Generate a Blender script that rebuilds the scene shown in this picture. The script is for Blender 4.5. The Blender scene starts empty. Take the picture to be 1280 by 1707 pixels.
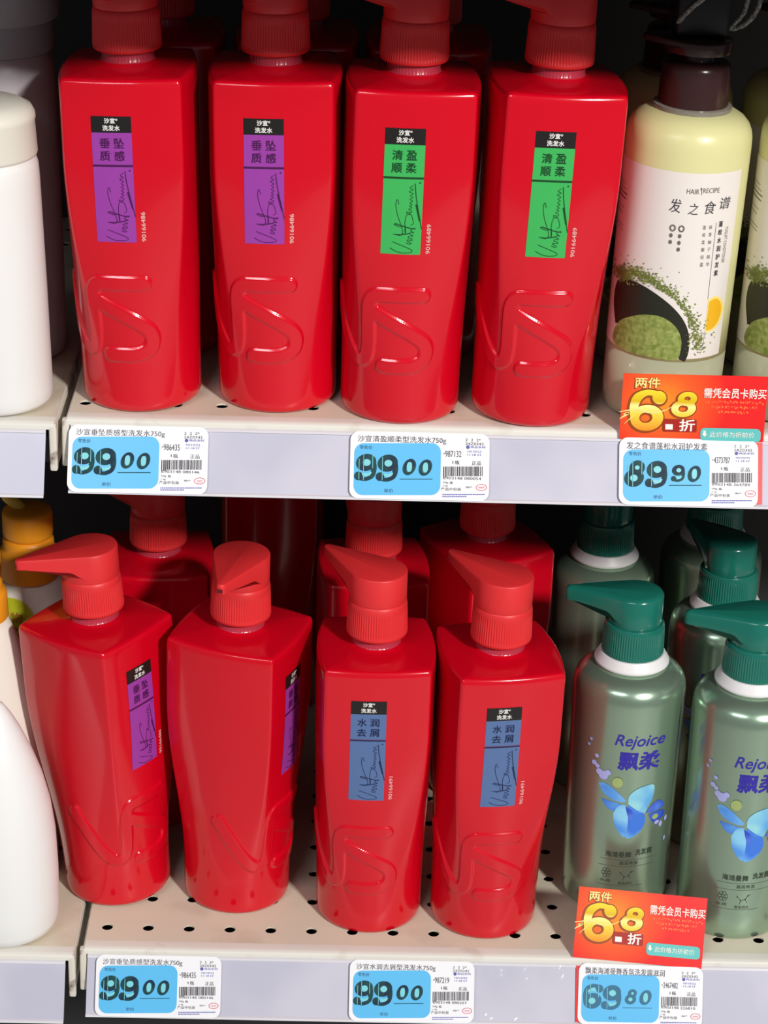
import bpy, bmesh, math, random
import numpy as np
from mathutils import Vector, Matrix

PI = math.pi
R = math.radians
SC = bpy.context.scene
COL = SC.collection

# ---------------------------------------------------------------- camera, world, lights, exposure
CAM_F, CAM_POS = 3859.7, Vector((0.0421, -1.3905, 0.5810))
CAM_PITCH, CAM_YAW, CAM_ROLL = 0.4330, -0.0166, 0.0300
cam_d = bpy.data.cameras.new('camera')
cam_d.sensor_fit = 'VERTICAL'
cam_d.sensor_height = 36.0
cam_d.lens = CAM_F / 1707.0 * 36.0
cam_d.clip_start = 0.05
cam = bpy.data.objects.new('camera', cam_d)
COL.objects.link(cam)
_f = Vector((-math.sin(CAM_YAW) * math.cos(CAM_PITCH), math.cos(CAM_YAW) * math.cos(CAM_PITCH), -math.sin(CAM_PITCH)))
_r = Vector((math.cos(CAM_YAW), math.sin(CAM_YAW), 0))
_u = _r.cross(_f)
_c, _s = math.cos(CAM_ROLL), math.sin(CAM_ROLL)
_r, _u = _c * _r + _s * _u, -_s * _r + _c * _u
cam.matrix_world = Matrix(((_r.x, _u.x, -_f.x, CAM_POS.x), (_r.y, _u.y, -_f.y, CAM_POS.y), (_r.z, _u.z, -_f.z, CAM_POS.z), (0, 0, 0, 1)))
SC.camera = cam

world = bpy.data.worlds.new('store_ambient')
SC.world = world
world.use_nodes = True
world.node_tree.nodes['Background'].inputs[0].default_value = (0.93, 0.95, 1.0, 1)
world.node_tree.nodes['Background'].inputs[1].default_value = 0.17


def area(name, pos, target, sx, sy, power, color=(1, 1, 1)):
    d = bpy.data.lights.new(name, 'AREA')
    d.shape = 'RECTANGLE'
    d.size, d.size_y = sx, sy
    d.energy, d.color = power, color
    o = bpy.data.objects.new(name, d)
    COL.objects.link(o)
    o.location = pos
    o.rotation_euler = (Vector(target) - Vector(pos)).to_track_quat('-Z', 'Y').to_euler()
    return o


area('ceiling_spot_light', (2.03, -3.55, 2.20), (0.05, 0.05, -0.12), 0.34, 0.34, 200, (1.0, 0.965, 0.92))
area('front_left_fill_light', (-0.9, -1.9, 1.6), (0.0, 0.0, -0.12), 1.2, 0.3, 17, (0.92, 0.96, 1.0))  # added soft fill from the front left, not a store fixture

SC.view_settings.view_transform = 'Standard'
SC.view_settings.look = 'None'
SC.view_settings.gamma = 1.0
SC.view_settings.use_curve_mapping = False
SC.view_settings.exposure = 0.0
SC.cycles.max_bounces = 8

ZL = -0.4156            # lower shelf surface; the upper shelf surface is z = 0
ZT = 0.350              # shelf above the frame
TILT = 0.0222 / 0.0378  # price rail leans out

# ---------------------------------------------------------------- materials
MATS = {}


def srgb(r, g, b):
    f = lambda c: (c / 255 / 12.92) if c / 255 <= 0.04045 else ((c / 255 + 0.055) / 1.055) ** 2.4
    return (f(r), f(g), f(b), 1)


def mat(name, col, rough=0.4, metal=0.0, spec=0.5, coat=0.0, trans=0.0, sss=0.0, alpha=1.0, noise=None, bump=0.0, bscale=200.0, ior=1.45):
    """noise = (colour2, scale, lo, hi, detail)"""
    if name in MATS:
        return MATS[name]
    m = bpy.data.materials.new(name)
    m.use_nodes = True
    nt = m.node_tree
    b = nt.nodes['Principled BSDF']
    b.inputs['Base Color'].default_value = col if len(col) == 4 else (*col, 1)
    b.inputs['Roughness'].default_value = rough
    b.inputs['Metallic'].default_value = metal
    b.inputs['Specular IOR Level'].default_value = spec
    b.inputs['Coat Weight'].default_value = coat
    b.inputs['Coat Roughness'].default_value = 0.06
    b.inputs['Transmission Weight'].default_value = trans
    b.inputs['IOR'].default_value = ior
    b.inputs['Alpha'].default_value = alpha
    if sss:
        b.inputs['Subsurface Weight'].default_value = sss
        b.inputs['Subsurface Radius'].default_value = (0.01, 0.006, 0.004)
    tc = nt.nodes.new('ShaderNodeTexCoord')
    if noise:
        c2, sc, lo, hi, det = noise
        n = nt.nodes.new('ShaderNodeTexNoise')
        n.inputs['Scale'].default_value = sc
        n.inputs['Detail'].default_value = det
        mp = nt.nodes.new('ShaderNodeMapRange')
        mp.inputs[1].default_value, mp.inputs[2].default_value = lo, hi
        mx = nt.nodes.new('ShaderNodeMix')
        mx.data_type = 'RGBA'
        mx.inputs[6].default_value = col if len(col) == 4 else (*col, 1)
        mx.inputs[7].default_value = c2 if len(c2) == 4 else (*c2, 1)
        nt.links.new(tc.outputs['Object'], n.inputs['Vector'])
        nt.links.new(n.outputs['Fac'], mp.inputs[0])
        nt.links.new(mp.outputs[0], mx.inputs[0])
        nt.links.new(mx.outputs[2], b.inputs['Base Color'])
    if bump:
        n = nt.nodes.new('ShaderNodeTexNoise')
        n.inputs['Scale'].default_value = bscale
        n.inputs['Detail'].default_value = 3
        bp = nt.nodes.new('ShaderNodeBump')
        bp.inputs['Strength'].default_value = bump
        bp.inputs['Distance'].default_value = 0.001
        nt.links.new(tc.outputs['Object'], n.inputs['Vector'])
        nt.links.new(n.outputs['Fac'], bp.inputs['Height'])
        nt.links.new(bp.outputs[0], b.inputs['Normal'])
    MATS[name] = m
    return m


def grad_mat(name, stops, axis, lo, hi, rough=0.35, spherical=None):
    """A printed gradient along an object axis (or round a printed centre)."""
    m = bpy.data.materials.new(name)
    m.use_nodes = True
    nt = m.node_tree
    b = nt.nodes['Principled BSDF']
    b.inputs['Roughness'].default_value = rough
    tc = nt.nodes.new('ShaderNodeTexCoord')
    ramp = nt.nodes.new('ShaderNodeValToRGB')
    els = ramp.color_ramp.elements
    while len(els) < len(stops):
        els.new(0.5)
    for e, (p, c) in zip(els, stops):
        e.position, e.color = p, c
    mp = nt.nodes.new('ShaderNodeMapRange')
    mp.inputs[1].default_value, mp.inputs[2].default_value = lo, hi
    if spherical:
        vm = nt.nodes.new('ShaderNodeVectorMath')
        vm.operation = 'DISTANCE'
        vm.inputs[1].default_value = spherical
        nt.links.new(tc.outputs['Object'], vm.inputs[0])
        nt.links.new(vm.outputs['Value'], mp.inputs[0])
    else:
        sp = nt.nodes.new('ShaderNodeSeparateXYZ')
        nt.links.new(tc.outputs['Object'], sp.inputs[0])
        nt.links.new(sp.outputs[axis], mp.inputs[0])
    nt.links.new(mp.outputs[0], ramp.inputs[0])
    nt.links.new(ramp.outputs[0], b.inputs['Base Color'])
    MATS[name] = m
    return m


M_RED = mat('glossy_red_plastic', (0.62, 0.0012, 0.013), 0.16, spec=0.5, coat=0.35)
M_NECK = mat('filmed_red_neck', (0.45, 0.035, 0.065), 0.22)
M_PUMP = mat('satin_red_plastic', (0.72, 0.028, 0.032), 0.42)
M_PDARK = mat('nozzle_hole_shade', (0.12, 0.004, 0.006), 0.6)  # pump red darkened for the shade inside the spout hole
M_BLACK = mat('label_black', (0.012, 0.010, 0.010), 0.35)
M_WHITEINK = mat('white_ink', (0.85, 0.84, 0.80), 0.45)
M_PURPLE = mat('label_purple', srgb(152, 62, 160), 0.3)
M_PURPLE_INK = mat('purple_ink', srgb(70, 15, 75), 0.4)
M_GREEN = mat('label_green', srgb(62, 176, 88), 0.3)
M_GREEN_INK = mat('green_ink', srgb(10, 66, 32), 0.4)
M_BLUE = mat('label_slate_blue', srgb(86, 112, 160), 0.3)
M_BLUE_INK = mat('navy_ink', srgb(22, 34, 74), 0.4)
M_SHELF = mat('cream_enamel_metal', srgb(216, 208, 188), 0.45, noise=(srgb(186, 168, 148), 14, 0.52, 0.78, 6), bump=0.05, bscale=500)
M_LIP = mat('pale_enamel_edge', srgb(222, 219, 210), 0.4, noise=(srgb(196, 188, 172), 30, 0.58, 0.75, 5))
M_WORN = mat('worn_painted_metal', srgb(206, 200, 188), 0.5, noise=(srgb(120, 104, 88), 90, 0.56, 0.70, 6), bump=0.2, bscale=400)
M_RAIL = mat('lilac_grey_rail_strip', srgb(198, 196, 210), 0.28, noise=(srgb(186, 185, 202), 12, 0.4, 0.6, 2))
M_RAILEDGE = mat('clear_rail_edge', srgb(214, 212, 218), 0.2)
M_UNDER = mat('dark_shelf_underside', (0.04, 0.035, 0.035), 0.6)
M_BACK = mat('dark_back_panel', (0.028, 0.028, 0.032), 0.7)
M_TAG = mat('white_tag_plastic', srgb(238, 238, 242), 0.25)
M_TAGBLUE = mat('tag_cyan_blue', srgb(92, 186, 236), 0.3)
M_TAGINK = mat('tag_dark_teal_ink', srgb(14, 42, 62), 0.5, spec=0.25, noise=(srgb(20, 70, 70), 90, 0.4, 0.6, 2))
M_TAGFADED = mat('tag_faded_ink', srgb(58, 112, 142), 0.5, spec=0.25)
M_TAGCOUNTER = mat('tag_counter_cyan', srgb(122, 206, 214), 0.35)
M_TEXT = mat('black_ink', srgb(62, 60, 66), 0.5)
M_BLUEINK = mat('blue_ink', srgb(80, 84, 170), 0.5)
M_TINYBLUE = mat('steel_blue_ink', srgb(50, 96, 130), 0.5)
M_REDINK = mat('red_ink', srgb(205, 70, 90), 0.5)
M_WHITE = mat('white_plastic', (0.80, 0.79, 0.77), 0.32, sss=0.05)
M_CREAM = mat('cream_plastic', (0.74, 0.71, 0.62), 0.35)
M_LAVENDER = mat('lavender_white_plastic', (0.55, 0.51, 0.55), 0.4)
M_GREYCAP = mat('grey_cap_plastic', (0.36, 0.37, 0.40), 0.4)
M_TEAL = mat('teal_pump_plastic', (0.010, 0.155, 0.115), 0.2, coat=0.3)
M_PEARL = mat('pearl_green_plastic', (0.36, 0.50, 0.37), 0.25, metal=0.75, coat=0.3)
M_RING = mat('white_neck_ring', (0.80, 0.79, 0.80), 0.4)
M_OLIVE = mat('pale_olive_plastic', (0.70, 0.67, 0.33), 0.32)
M_CLEARBASE = mat('greenish_clear_plastic', (0.40, 0.40, 0.27), 0.18, coat=0.3)
M_PAPERLABEL = mat('white_film_label', (0.80, 0.74, 0.69), 0.33)
M_BROWN = mat('dark_brown_plastic', (0.040, 0.016, 0.016), 0.22)
M_SMOKE = mat('clear_neck_collar', (0.55, 0.50, 0.44), 0.08, trans=0.6)
M_BOWL = mat('bowl_black_print', (0.020, 0.020, 0.012), 0.35)
M_POWDER = mat('matcha_powder_print', srgb(158, 166, 92), 0.5, noise=(srgb(112, 128, 50), 300, 0.35, 0.65, 6))
M_POWDER2 = mat('matcha_dark_speck_print', srgb(104, 112, 50), 0.5)
M_ORANGE = mat('citrus_print', srgb(236, 176, 30), 0.4)
M_ORANGERIM = mat('citrus_rim_print', srgb(246, 222, 120), 0.4)
M_GREYINK = mat('grey_ink', srgb(108, 98, 94), 0.5)
M_REJ = mat('violet_blue_ink', srgb(52, 44, 160), 0.35)
M_PETAL1 = mat('petal_pale_blue', srgb(140, 206, 240), 0.3, noise=(srgb(84, 150, 232), 55, 0.35, 0.62, 1))
M_PETAL2 = mat('petal_mid_blue', srgb(62, 120, 222), 0.3, noise=(srgb(110, 180, 240), 60, 0.42, 0.66, 1))
M_PETAL3 = mat('petal_deep_blue', srgb(48, 76, 196), 0.3, noise=(srgb(90, 130, 226), 70, 0.45, 0.65, 1))
M_PETAL4 = mat('petal_lilac', srgb(172, 176, 232), 0.3)
M_PETAL5 = mat('bud_yellow_green', srgb(160, 178, 112), 0.3)
M_DARKGREENINK = mat('dark_olive_ink', srgb(52, 62, 50), 0.45)
M_AMBER = mat('amber_pump_plastic', srgb(240, 156, 32), 0.4, sss=0.1)
M_AMBERSPOUT = mat('yellow_spout_plastic', srgb(226, 184, 70), 0.4)
M_IVORY = mat('ivory_plastic', (0.80, 0.74, 0.66), 0.38)
M_LIME = mat('lime_sticker', srgb(190, 196, 40), 0.4)
M_BROWNINK = mat('brown_ink', srgb(176, 110, 60), 0.5)
M_TAGBOX = mat('black_tag_plastic', (0.008, 0.008, 0.009), 0.45)
M_CORD = mat('grey_braided_cord', (0.42, 0.41, 0.38), 0.7, noise=((0.14, 0.13, 0.12), 700, 0.4, 0.6, 2))
M_CARDRED = grad_mat('promo_red_print', [(0.0, srgb(255, 150, 40)), (0.45, srgb(250, 96, 36)), (1.0, srgb(236, 36, 36))], 0, 0.0, 0.042, 0.3, (-0.020, 0.0, 0.003))
M_GOLD = grad_mat('gold_print', [(0.0, srgb(240, 120, 24)), (0.45, srgb(250, 214, 70)), (0.62, srgb(255, 244, 150)), (0.72, srgb(226, 184, 20)), (1.0, srgb(246, 226, 60))], 2, -0.019, 0.0125, 0.3)
M_GOLDEDGE = mat('gold_edge_print', srgb(150, 70, 22), 0.4)
M_CARDYELLOW = mat('promo_pale_yellow_print', srgb(250, 226, 140), 0.4)
M_CARDDARK = mat('promo_dark_red_print', srgb(170, 34, 26), 0.4)
M_CARDORANGE = mat('promo_orange_print', srgb(255, 128, 70), 0.4)
M_CARDTEAL = mat('promo_teal_print', srgb(100, 196, 192), 0.35)
M_CARDWHITE = mat('promo_white_print', srgb(255, 240, 232), 0.4)
M_FLOOR = mat('pale_floor_tile', (0.55, 0.54, 0.52), 0.35, noise=((0.48, 0.47, 0.45), 3, 0.4, 0.6, 3))


# ---------------------------------------------------------------- mesh helpers
def mesh(name, verts, faces, material=None, smooth=False, sharp=None):
    me = bpy.data.meshes.new(name)
    me.from_pydata([tuple(v) for v in verts], [], [tuple(f) for f in faces])
    if material is not None:
        me.materials.append(material)
    if smooth:
        me.polygons.foreach_set('use_smooth', [True] * len(me.polygons))
        if sharp:
            me.set_sharp_from_angle(angle=R(sharp))
    me.update()
    return me


def put(name, me, parent=None, loc=(0, 0, 0), rot=(0, 0, 0)):
    o = bpy.data.objects.new(name, me)
    COL.objects.link(o)
    o.parent = parent
    o.location = loc
    o.rotation_euler = rot
    return o


def tag(o, label=None, cat=None, group=None, kind=None):
    for k, v in (('label', label), ('category', cat), ('group', group), ('kind', kind)):
        if v:
            o[k] = v
    return o


def empty(name, loc=(0, 0, 0)):
    o = bpy.data.objects.new(name, None)
    o.empty_display_size = 0.02
    COL.objects.link(o)
    o.location = loc
    return o


def copy_tree(o, parent=None):
    c = o.copy()
    COL.objects.link(c)
    c.parent = parent
    for ch in list(o.children):
        copy_tree(ch, c)
    return c


def lathe(prof, n=96, rib=None, sy=1.0):
    """prof = [(r, z)...] bottom to top; rib = (count, depth, z0, z1); sy squashes the depth."""
    V, F = [], []
    ang = np.linspace(0, 2 * PI, n, endpoint=False)
    for r, z in prof:
        rr = np.full(n, r)
        if rib and rib[2] <= z <= rib[3]:
            rr = r - rib[1] * (0.5 + 0.5 * np.cos(ang * rib[0])) ** 2
        V += [(q * math.cos(a), q * math.sin(a) * sy, z) for q, a in zip(rr, ang)]
    m = len(prof)
    for i in range(m - 1):
        for k in range(n):
            k2 = (k + 1) % n
            F.append((i * n + k, i * n + k2, (i + 1) * n + k2, (i + 1) * n + k))
    F.append(tuple(range(n - 1, -1, -1)))
    F.append(tuple((m - 1) * n + k for k in range(n)))
    return V, F


def merge(*parts):
    V, F = [], []
    for v, f in parts:
        o = len(V)
        V += list(v)
        F += [tuple(i + o for i in q) for q in f]
    return V, F


def box_vf(x0, x1, y0, y1, z0, z1):
    V = [(x, y, z) for z in (z0, z1) for y in (y0, y1) for x in (x0, x1)]
    F = [(0, 2, 3, 1), (4, 5, 7, 6), (0, 1, 5, 4), (2, 6, 7, 3), (0, 4, 6, 2), (1, 3, 7, 5)]
    return V, F


def bevel_mesh(name, vf, material, width, seg=2, smooth=True):
    me = mesh(name, *vf, material)
    bm = bmesh.new()
    bm.from_mesh(me)
    bmesh.ops.bevel(bm, geom=bm.edges[:], offset=width, segments=seg, affect='EDGES', profile=0.5)
    bmesh.ops.recalc_face_normals(bm, faces=bm.faces[:])
    bm.to_mesh(me)
    bm.free()
    if smooth:
        me.polygons.foreach_set('use_smooth', [True] * len(me.polygons))
        me.set_sharp_from_angle(angle=R(40))
    return me


def tube(pts, rad, n=10, sub=6):
    P = catmull([Vector(p) for p in pts], sub)
    V, F = [], []
    up = Vector((0.13, 0.31, 0.94))
    for i, p in enumerate(P):
        t = (P[min(i + 1, len(P) - 1)] - P[max(i - 1, 0)]).normalized()
        a = t.cross(up).normalized()
        b = t.cross(a)
        for k in range(n):
            q = 2 * PI * k / n
            V.append(p + (a * math.cos(q) + b * math.sin(q)) * (rad * (1 + 0.10 * math.cos(q * 2 + i * 1.1))))
    for i in range(len(P) - 1):
        for k in range(n):
            F.append((i * n + k, i * n + (k + 1) % n, (i + 1) * n + (k + 1) % n, (i + 1) * n + k))
    F.append(tuple(range(n - 1, -1, -1)))
    F.append(tuple((len(P) - 1) * n + k for k in range(n)))
    return V, F


def catmull(P, sub):
    if len(P) < 3:
        return list(P)
    out = []
    Q = [P[0] + (P[0] - P[1])] + list(P) + [P[-1] + (P[-1] - P[-2])]
    for i in range(1, len(Q) - 2):
        p0, p1, p2, p3 = Q[i - 1:i + 3]
        for k in range(sub):
            t = k / sub
            out.append(0.5 * ((2 * p1) + (p2 - p0) * t + (2 * p0 - 5 * p1 + 4 * p2 - p3) * t * t + (3 * p1 - p0 - 3 * p2 + p3) * t ** 3))
    out.append(Q[-2])
    return out


# ---------------------------------------------------------------- flat graphics (2D verts + faces)
_text_cache = {}


def text2d(s, shear=0.0):
    """The outline of a string in em units, origin at the lower left of its box."""
    key = (s, shear)
    if key not in _text_cache:
        cu = bpy.data.curves.new('lettering_source', 'FONT')
        cu.body = s
        cu.shear = shear
        cu.resolution_u = 3
        ob = bpy.data.objects.new('lettering_source', cu)
        COL.objects.link(ob)
        me = bpy.data.meshes.new_from_object(ob)
        V = np.array([v.co[:2] for v in me.vertices]).reshape(-1, 2)
        F = [tuple(p.vertices) for p in me.polygons]
        bpy.data.objects.remove(ob)
        bpy.data.curves.remove(cu)
        bpy.data.meshes.remove(me)
        _text_cache[key] = (V, F)
    return _text_cache[key]


def text(s, cx, cy, h=None, w=None, bold=0.0, shear=0.0, rot=0.0):
    """A string centred on (cx, cy), its box h high and / or w wide, turned by rot; bold strikes it several times, in em."""
    V, F = text2d(s, shear)
    if len(V) == 0:
        return [], [], []
    lo, hi = V.min(0), V.max(0)
    sz = hi - lo
    if h is None:
        k = (w / sz[0],) * 2
    elif w is None:
        k = (h / sz[1],) * 2
    else:
        k = (w / sz[0], h / sz[1])
    c, s_ = math.cos(rot), math.sin(rot)
    OV, OF, OL = [], [], []
    strikes = [(0, 0)] if not bold else [(bold * math.cos(q * PI / 3), bold * math.sin(q * PI / 3)) for q in range(6)]
    for dx, dy in strikes:
        Q = (V - (lo + hi) / 2 + (dx, dy)) * k
        o = len(OV)
        OV += [(cx + c * x - s_ * y, cy + s_ * x + c * y) for x, y in Q]
        OF += [tuple(i + o for i in f) for f in F]
        OL += [len(OL) // max(len(V), 1)] * len(V)
    return OV, OF, OL


def rect2d(x0, x1, y0, y1, nx=1, ny=1):
    V = [(x0 + (x1 - x0) * i / nx, y0 + (y1 - y0) * j / ny) for j in range(ny + 1) for i in range(nx + 1)]
    F = [(j * (nx + 1) + i, j * (nx + 1) + i + 1, (j + 1) * (nx + 1) + i + 1, (j + 1) * (nx + 1) + i) for j in range(ny) for i in range(nx)]
    return V, F


def roundrect(x0, x1, y0, y1, r, n=8):
    V = []
    for cx, cy, a0 in ((x1 - r, y0 + r, -90), (x1 - r, y1 - r, 0), (x0 + r, y1 - r, 90), (x0 + r, y0 + r, 180)):
        for k in range(n + 1):
            a = R(a0 + 90 * k / n)
            V.append((cx + r * math.cos(a), cy + r * math.sin(a)))
    return V, [tuple(range(len(V)))]


def disc(cx, cy, rx, ry=None, n=28, rot=0.0):
    ry = rx if ry is None else ry
    c, s = math.cos(rot), math.sin(rot)
    V = [(cx + c * rx * math.cos(2 * PI * k / n) - s * ry * math.sin(2 * PI * k / n),
          cy + s * rx * math.cos(2 * PI * k / n) + c * ry * math.sin(2 * PI * k / n)) for k in range(n)]
    V.append((cx, cy))
    return V, [(k, (k + 1) % n, n) for k in range(n)]


def ring2d(o, i, n=40):
    """Between two ellipses given as (cx, cy, rx, ry, shear)."""
    V = []
    for cx, cy, rx, ry, sh in (o, i):
        for k in range(n):
            a = 2 * PI * k / n
            y = ry * math.sin(a)
            V.append((cx + rx * math.cos(a) + sh * y, cy + y))
    return V, [(k, (k + 1) % n, n + (k + 1) % n, n + k) for k in range(n)]


def brush(pts, sub=8, w=None):
    """A pen stroke: pts = (x, y, width) or (x, y) with one width w."""
    P = catmull([Vector((p[0], p[1], w if w is not None else p[2])) for p in pts], sub)
    V, F = [], []
    for i, p in enumerate(P):
        t = P[min(i + 1, len(P) - 1)] - P[max(i - 1, 0)]
        n = Vector((-t.y, t.x, 0))
        n = n.normalized() if n.length > 1e-12 else Vector((0, 1, 0))
        V += [(p.x + n.x * p.z / 2, p.y + n.y * p.z / 2), (p.x - n.x * p.z / 2, p.y - n.y * p.z / 2)]
    for i in range(len(P) - 1):
        F.append((2 * i, 2 * i + 1, 2 * i + 3, 2 * i + 2))
    return V, F


def fan(pts):
    """A filled outline (star-shaped about its centre), with a smooth edge."""
    P = catmull([Vector((x, y, 0)) for x, y in list(pts) + [pts[0]]], 4)[:-1]
    c = sum(P, Vector()) / len(P)
    V = [(p.x, p.y) for p in P] + [(c.x, c.y)]
    return V, [(k, (k + 1) % len(P), len(P)) for k in range(len(P))]


def xf(vf, f):
    return [f(x, y) for x, y in vf[0]], vf[1]


class Print:
    """Collects flat artwork and lays it on a surface through f(u, v, lift)."""

    def __init__(self):
        self.V, self.F, self.L, self.n = [], [], [], 0

    def add(self, *vfs):
        for vf in vfs:
            v, f = vf[:2]
            o = len(self.V)
            self.V += [tuple(p) for p in v]
            self.n += 1
            self.L += [self.n % 7 + q for q in (vf[2] if len(vf) > 2 else [0] * len(v))]
            for q in f:
                P = [v[i] for i in q]
                ar = sum(P[i][0] * P[(i + 1) % len(P)][1] - P[(i + 1) % len(P)][0] * P[i][1] for i in range(len(P)))
                q = q if ar >= 0 else q[::-1]
                self.F.append(tuple(i + o for i in q))
        return self

    def mesh(self, name, material, f, lift, fine=0.0):
        V, F, L = self.V, self.F, self.L
        if fine:
            me = mesh(name, [(u, v, l) for (u, v), l in zip(V, L)], F)
            bm = bmesh.new()
            bm.from_mesh(me)
            bmesh.ops.triangulate(bm, faces=bm.faces[:])
            for _ in range(8):
                lo = [e for e in bm.edges if (e.verts[0].co.xy - e.verts[1].co.xy).length > fine]
                if not lo:
                    break
                bmesh.ops.subdivide_edges(bm, edges=lo, cuts=1)
                bmesh.ops.triangulate(bm, faces=[q for q in bm.faces if len(q.verts) > 3])
            bm.verts.index_update()
            V = [(v.co.x, v.co.y) for v in bm.verts]
            L = [v.co.z for v in bm.verts]
            F = [tuple(v.index for v in q.verts) for q in bm.faces]
            bm.free()
            bpy.data.meshes.remove(me)
        return mesh(name, [f(u, v, lift + l * 8e-6) for (u, v), l in zip(V, L)], F, material)


def flat_xz(u, v, lift):
    return (u, -lift, v)


# ---------------------------------------------------------------- digits of the price tags, in the tag artwork's own units (y down)
def digit9(cx, cy, s, e=0.0):
    f = lambda x, y: (cx + (x - 190) * s, cy + (y - 322) * s)
    a = ring2d((190, 283, 86 + e, 69 + e, -0.10), (195, 284, max(34 - e, 2), max(28 - e, 2), -0.10))
    b = brush([(256, 285, 40 + 2 * e), (258, 335, 44 + 2 * e), (240, 386, 46 + 2 * e), (198, 414, 32 + 2 * e), (160, 415, 30 + 2 * e), (136, 405, 36 + 2 * e)])
    c = disc(126, 391, 36 + e, 35 + e)
    return [xf(q, f) for q in (a, b, c)], [xf(disc(195, 284, 33, 27), f), xf(fan([(152, 366), (192, 372), (236, 358), (226, 384), (194, 396), (164, 388)]), f)]


def digit6(cx, cy, s, e=0.0):
    A, B = digit9(0, 0, 1, e)
    f = lambda x, y: (cx - x * s, cy - y * s)
    return [xf(q, f) for q in A], [xf(q, f) for q in B]


def digit8(cx, cy, s, e=0.0):
    f = lambda x, y: (cx + (x - 172) * s, cy + (y - 880) * s)
    a = ring2d((188, 834, 66 + e, 60 + e, -0.1), (188, 832, max(21 - e, 2), max(18 - e, 2), -0.1))
    b = ring2d((162, 915, 84 + e, 72 + e, -0.1), (160, 916, max(33 - e, 2), max(28 - e, 2), -0.1))
    return [xf(a, f), xf(b, f)], [xf(disc(188, 832, 20, 17), f), xf(disc(160, 916, 32, 27), f)]


def digit0(cx, cy, s, e=0.0):
    f = lambda x, y: (cx + x * s, cy + y * s)
    a = ring2d((0, 0, 88 + e, 104 + e, -0.2), (0, 0, max(37 - e, 2), max(66 - e, 2), -0.2))
    return [xf(a, f)], [xf(disc(0, 0, 36, 64), f)]


DIG = {'9': digit9, '6': digit6, '8': digit8, '0': digit0}

# ================================================================ the setting
struct = lambda n, me: tag(put(n, me), kind='structure')
struct('floor', mesh('floor', *box_vf(-2.5, 2.5, -3.5, 0.6, -1.30, -1.26), M_FLOOR))
struct('wall_back', mesh('wall_back', *box_vf(-1.2, 1.2, 0.425, 0.445, -1.26, 0.75), M_BACK))


# ================================================================ shelves
def holed_plate(x0, x1, y0, y1, z, xs, ys, rad=0.0042, n=12):
    """A sheet with round holes at every (xs, ys), each hole with a short wall."""
    V, F = [], []
    xb = [x0] + [(a + b) / 2 for a, b in zip(xs[:-1], xs[1:])] + [x1]
    yb = [y0] + [(a + b) / 2 for a, b in zip(ys[:-1], ys[1:])] + [y1]
    for i, cx in enumerate(xs):
        for j, cy in enumerate(ys):
            ax, bx, ay, by = xb[i], xb[i + 1], yb[j], yb[j + 1]
            o = len(V)
            V += [(ax, ay, z), (bx, ay, z), (bx, by, z), (ax, by, z)]
            for zz, rr in ((z, rad), (z - 0.0012, rad * 0.97)):
                V += [(cx + rr * math.cos(2 * PI * (k + 0.5) / n - 0.75 * PI), cy + rr * math.sin(2 * PI * (k + 0.5) / n - 0.75 * PI), zz) for k in range(n)]
            h = o + 4
            q = n // 4
            for s in range(4):
                for k in range(q - 1):
                    F.append((o + s, h + s * q + k + 1, h + s * q + k))
                F.append((o + s, o + (s + 1) % 4, h + ((s + 1) * q) % n, h + s * q + q - 1))
            for k in range(n):
                F.append((h + k, h + (k + 1) % n, h + n + (k + 1) % n, h + n + k))
    # orient upwards
    out = []
    for f in F:
        out.append(f)
    return V, out


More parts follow.
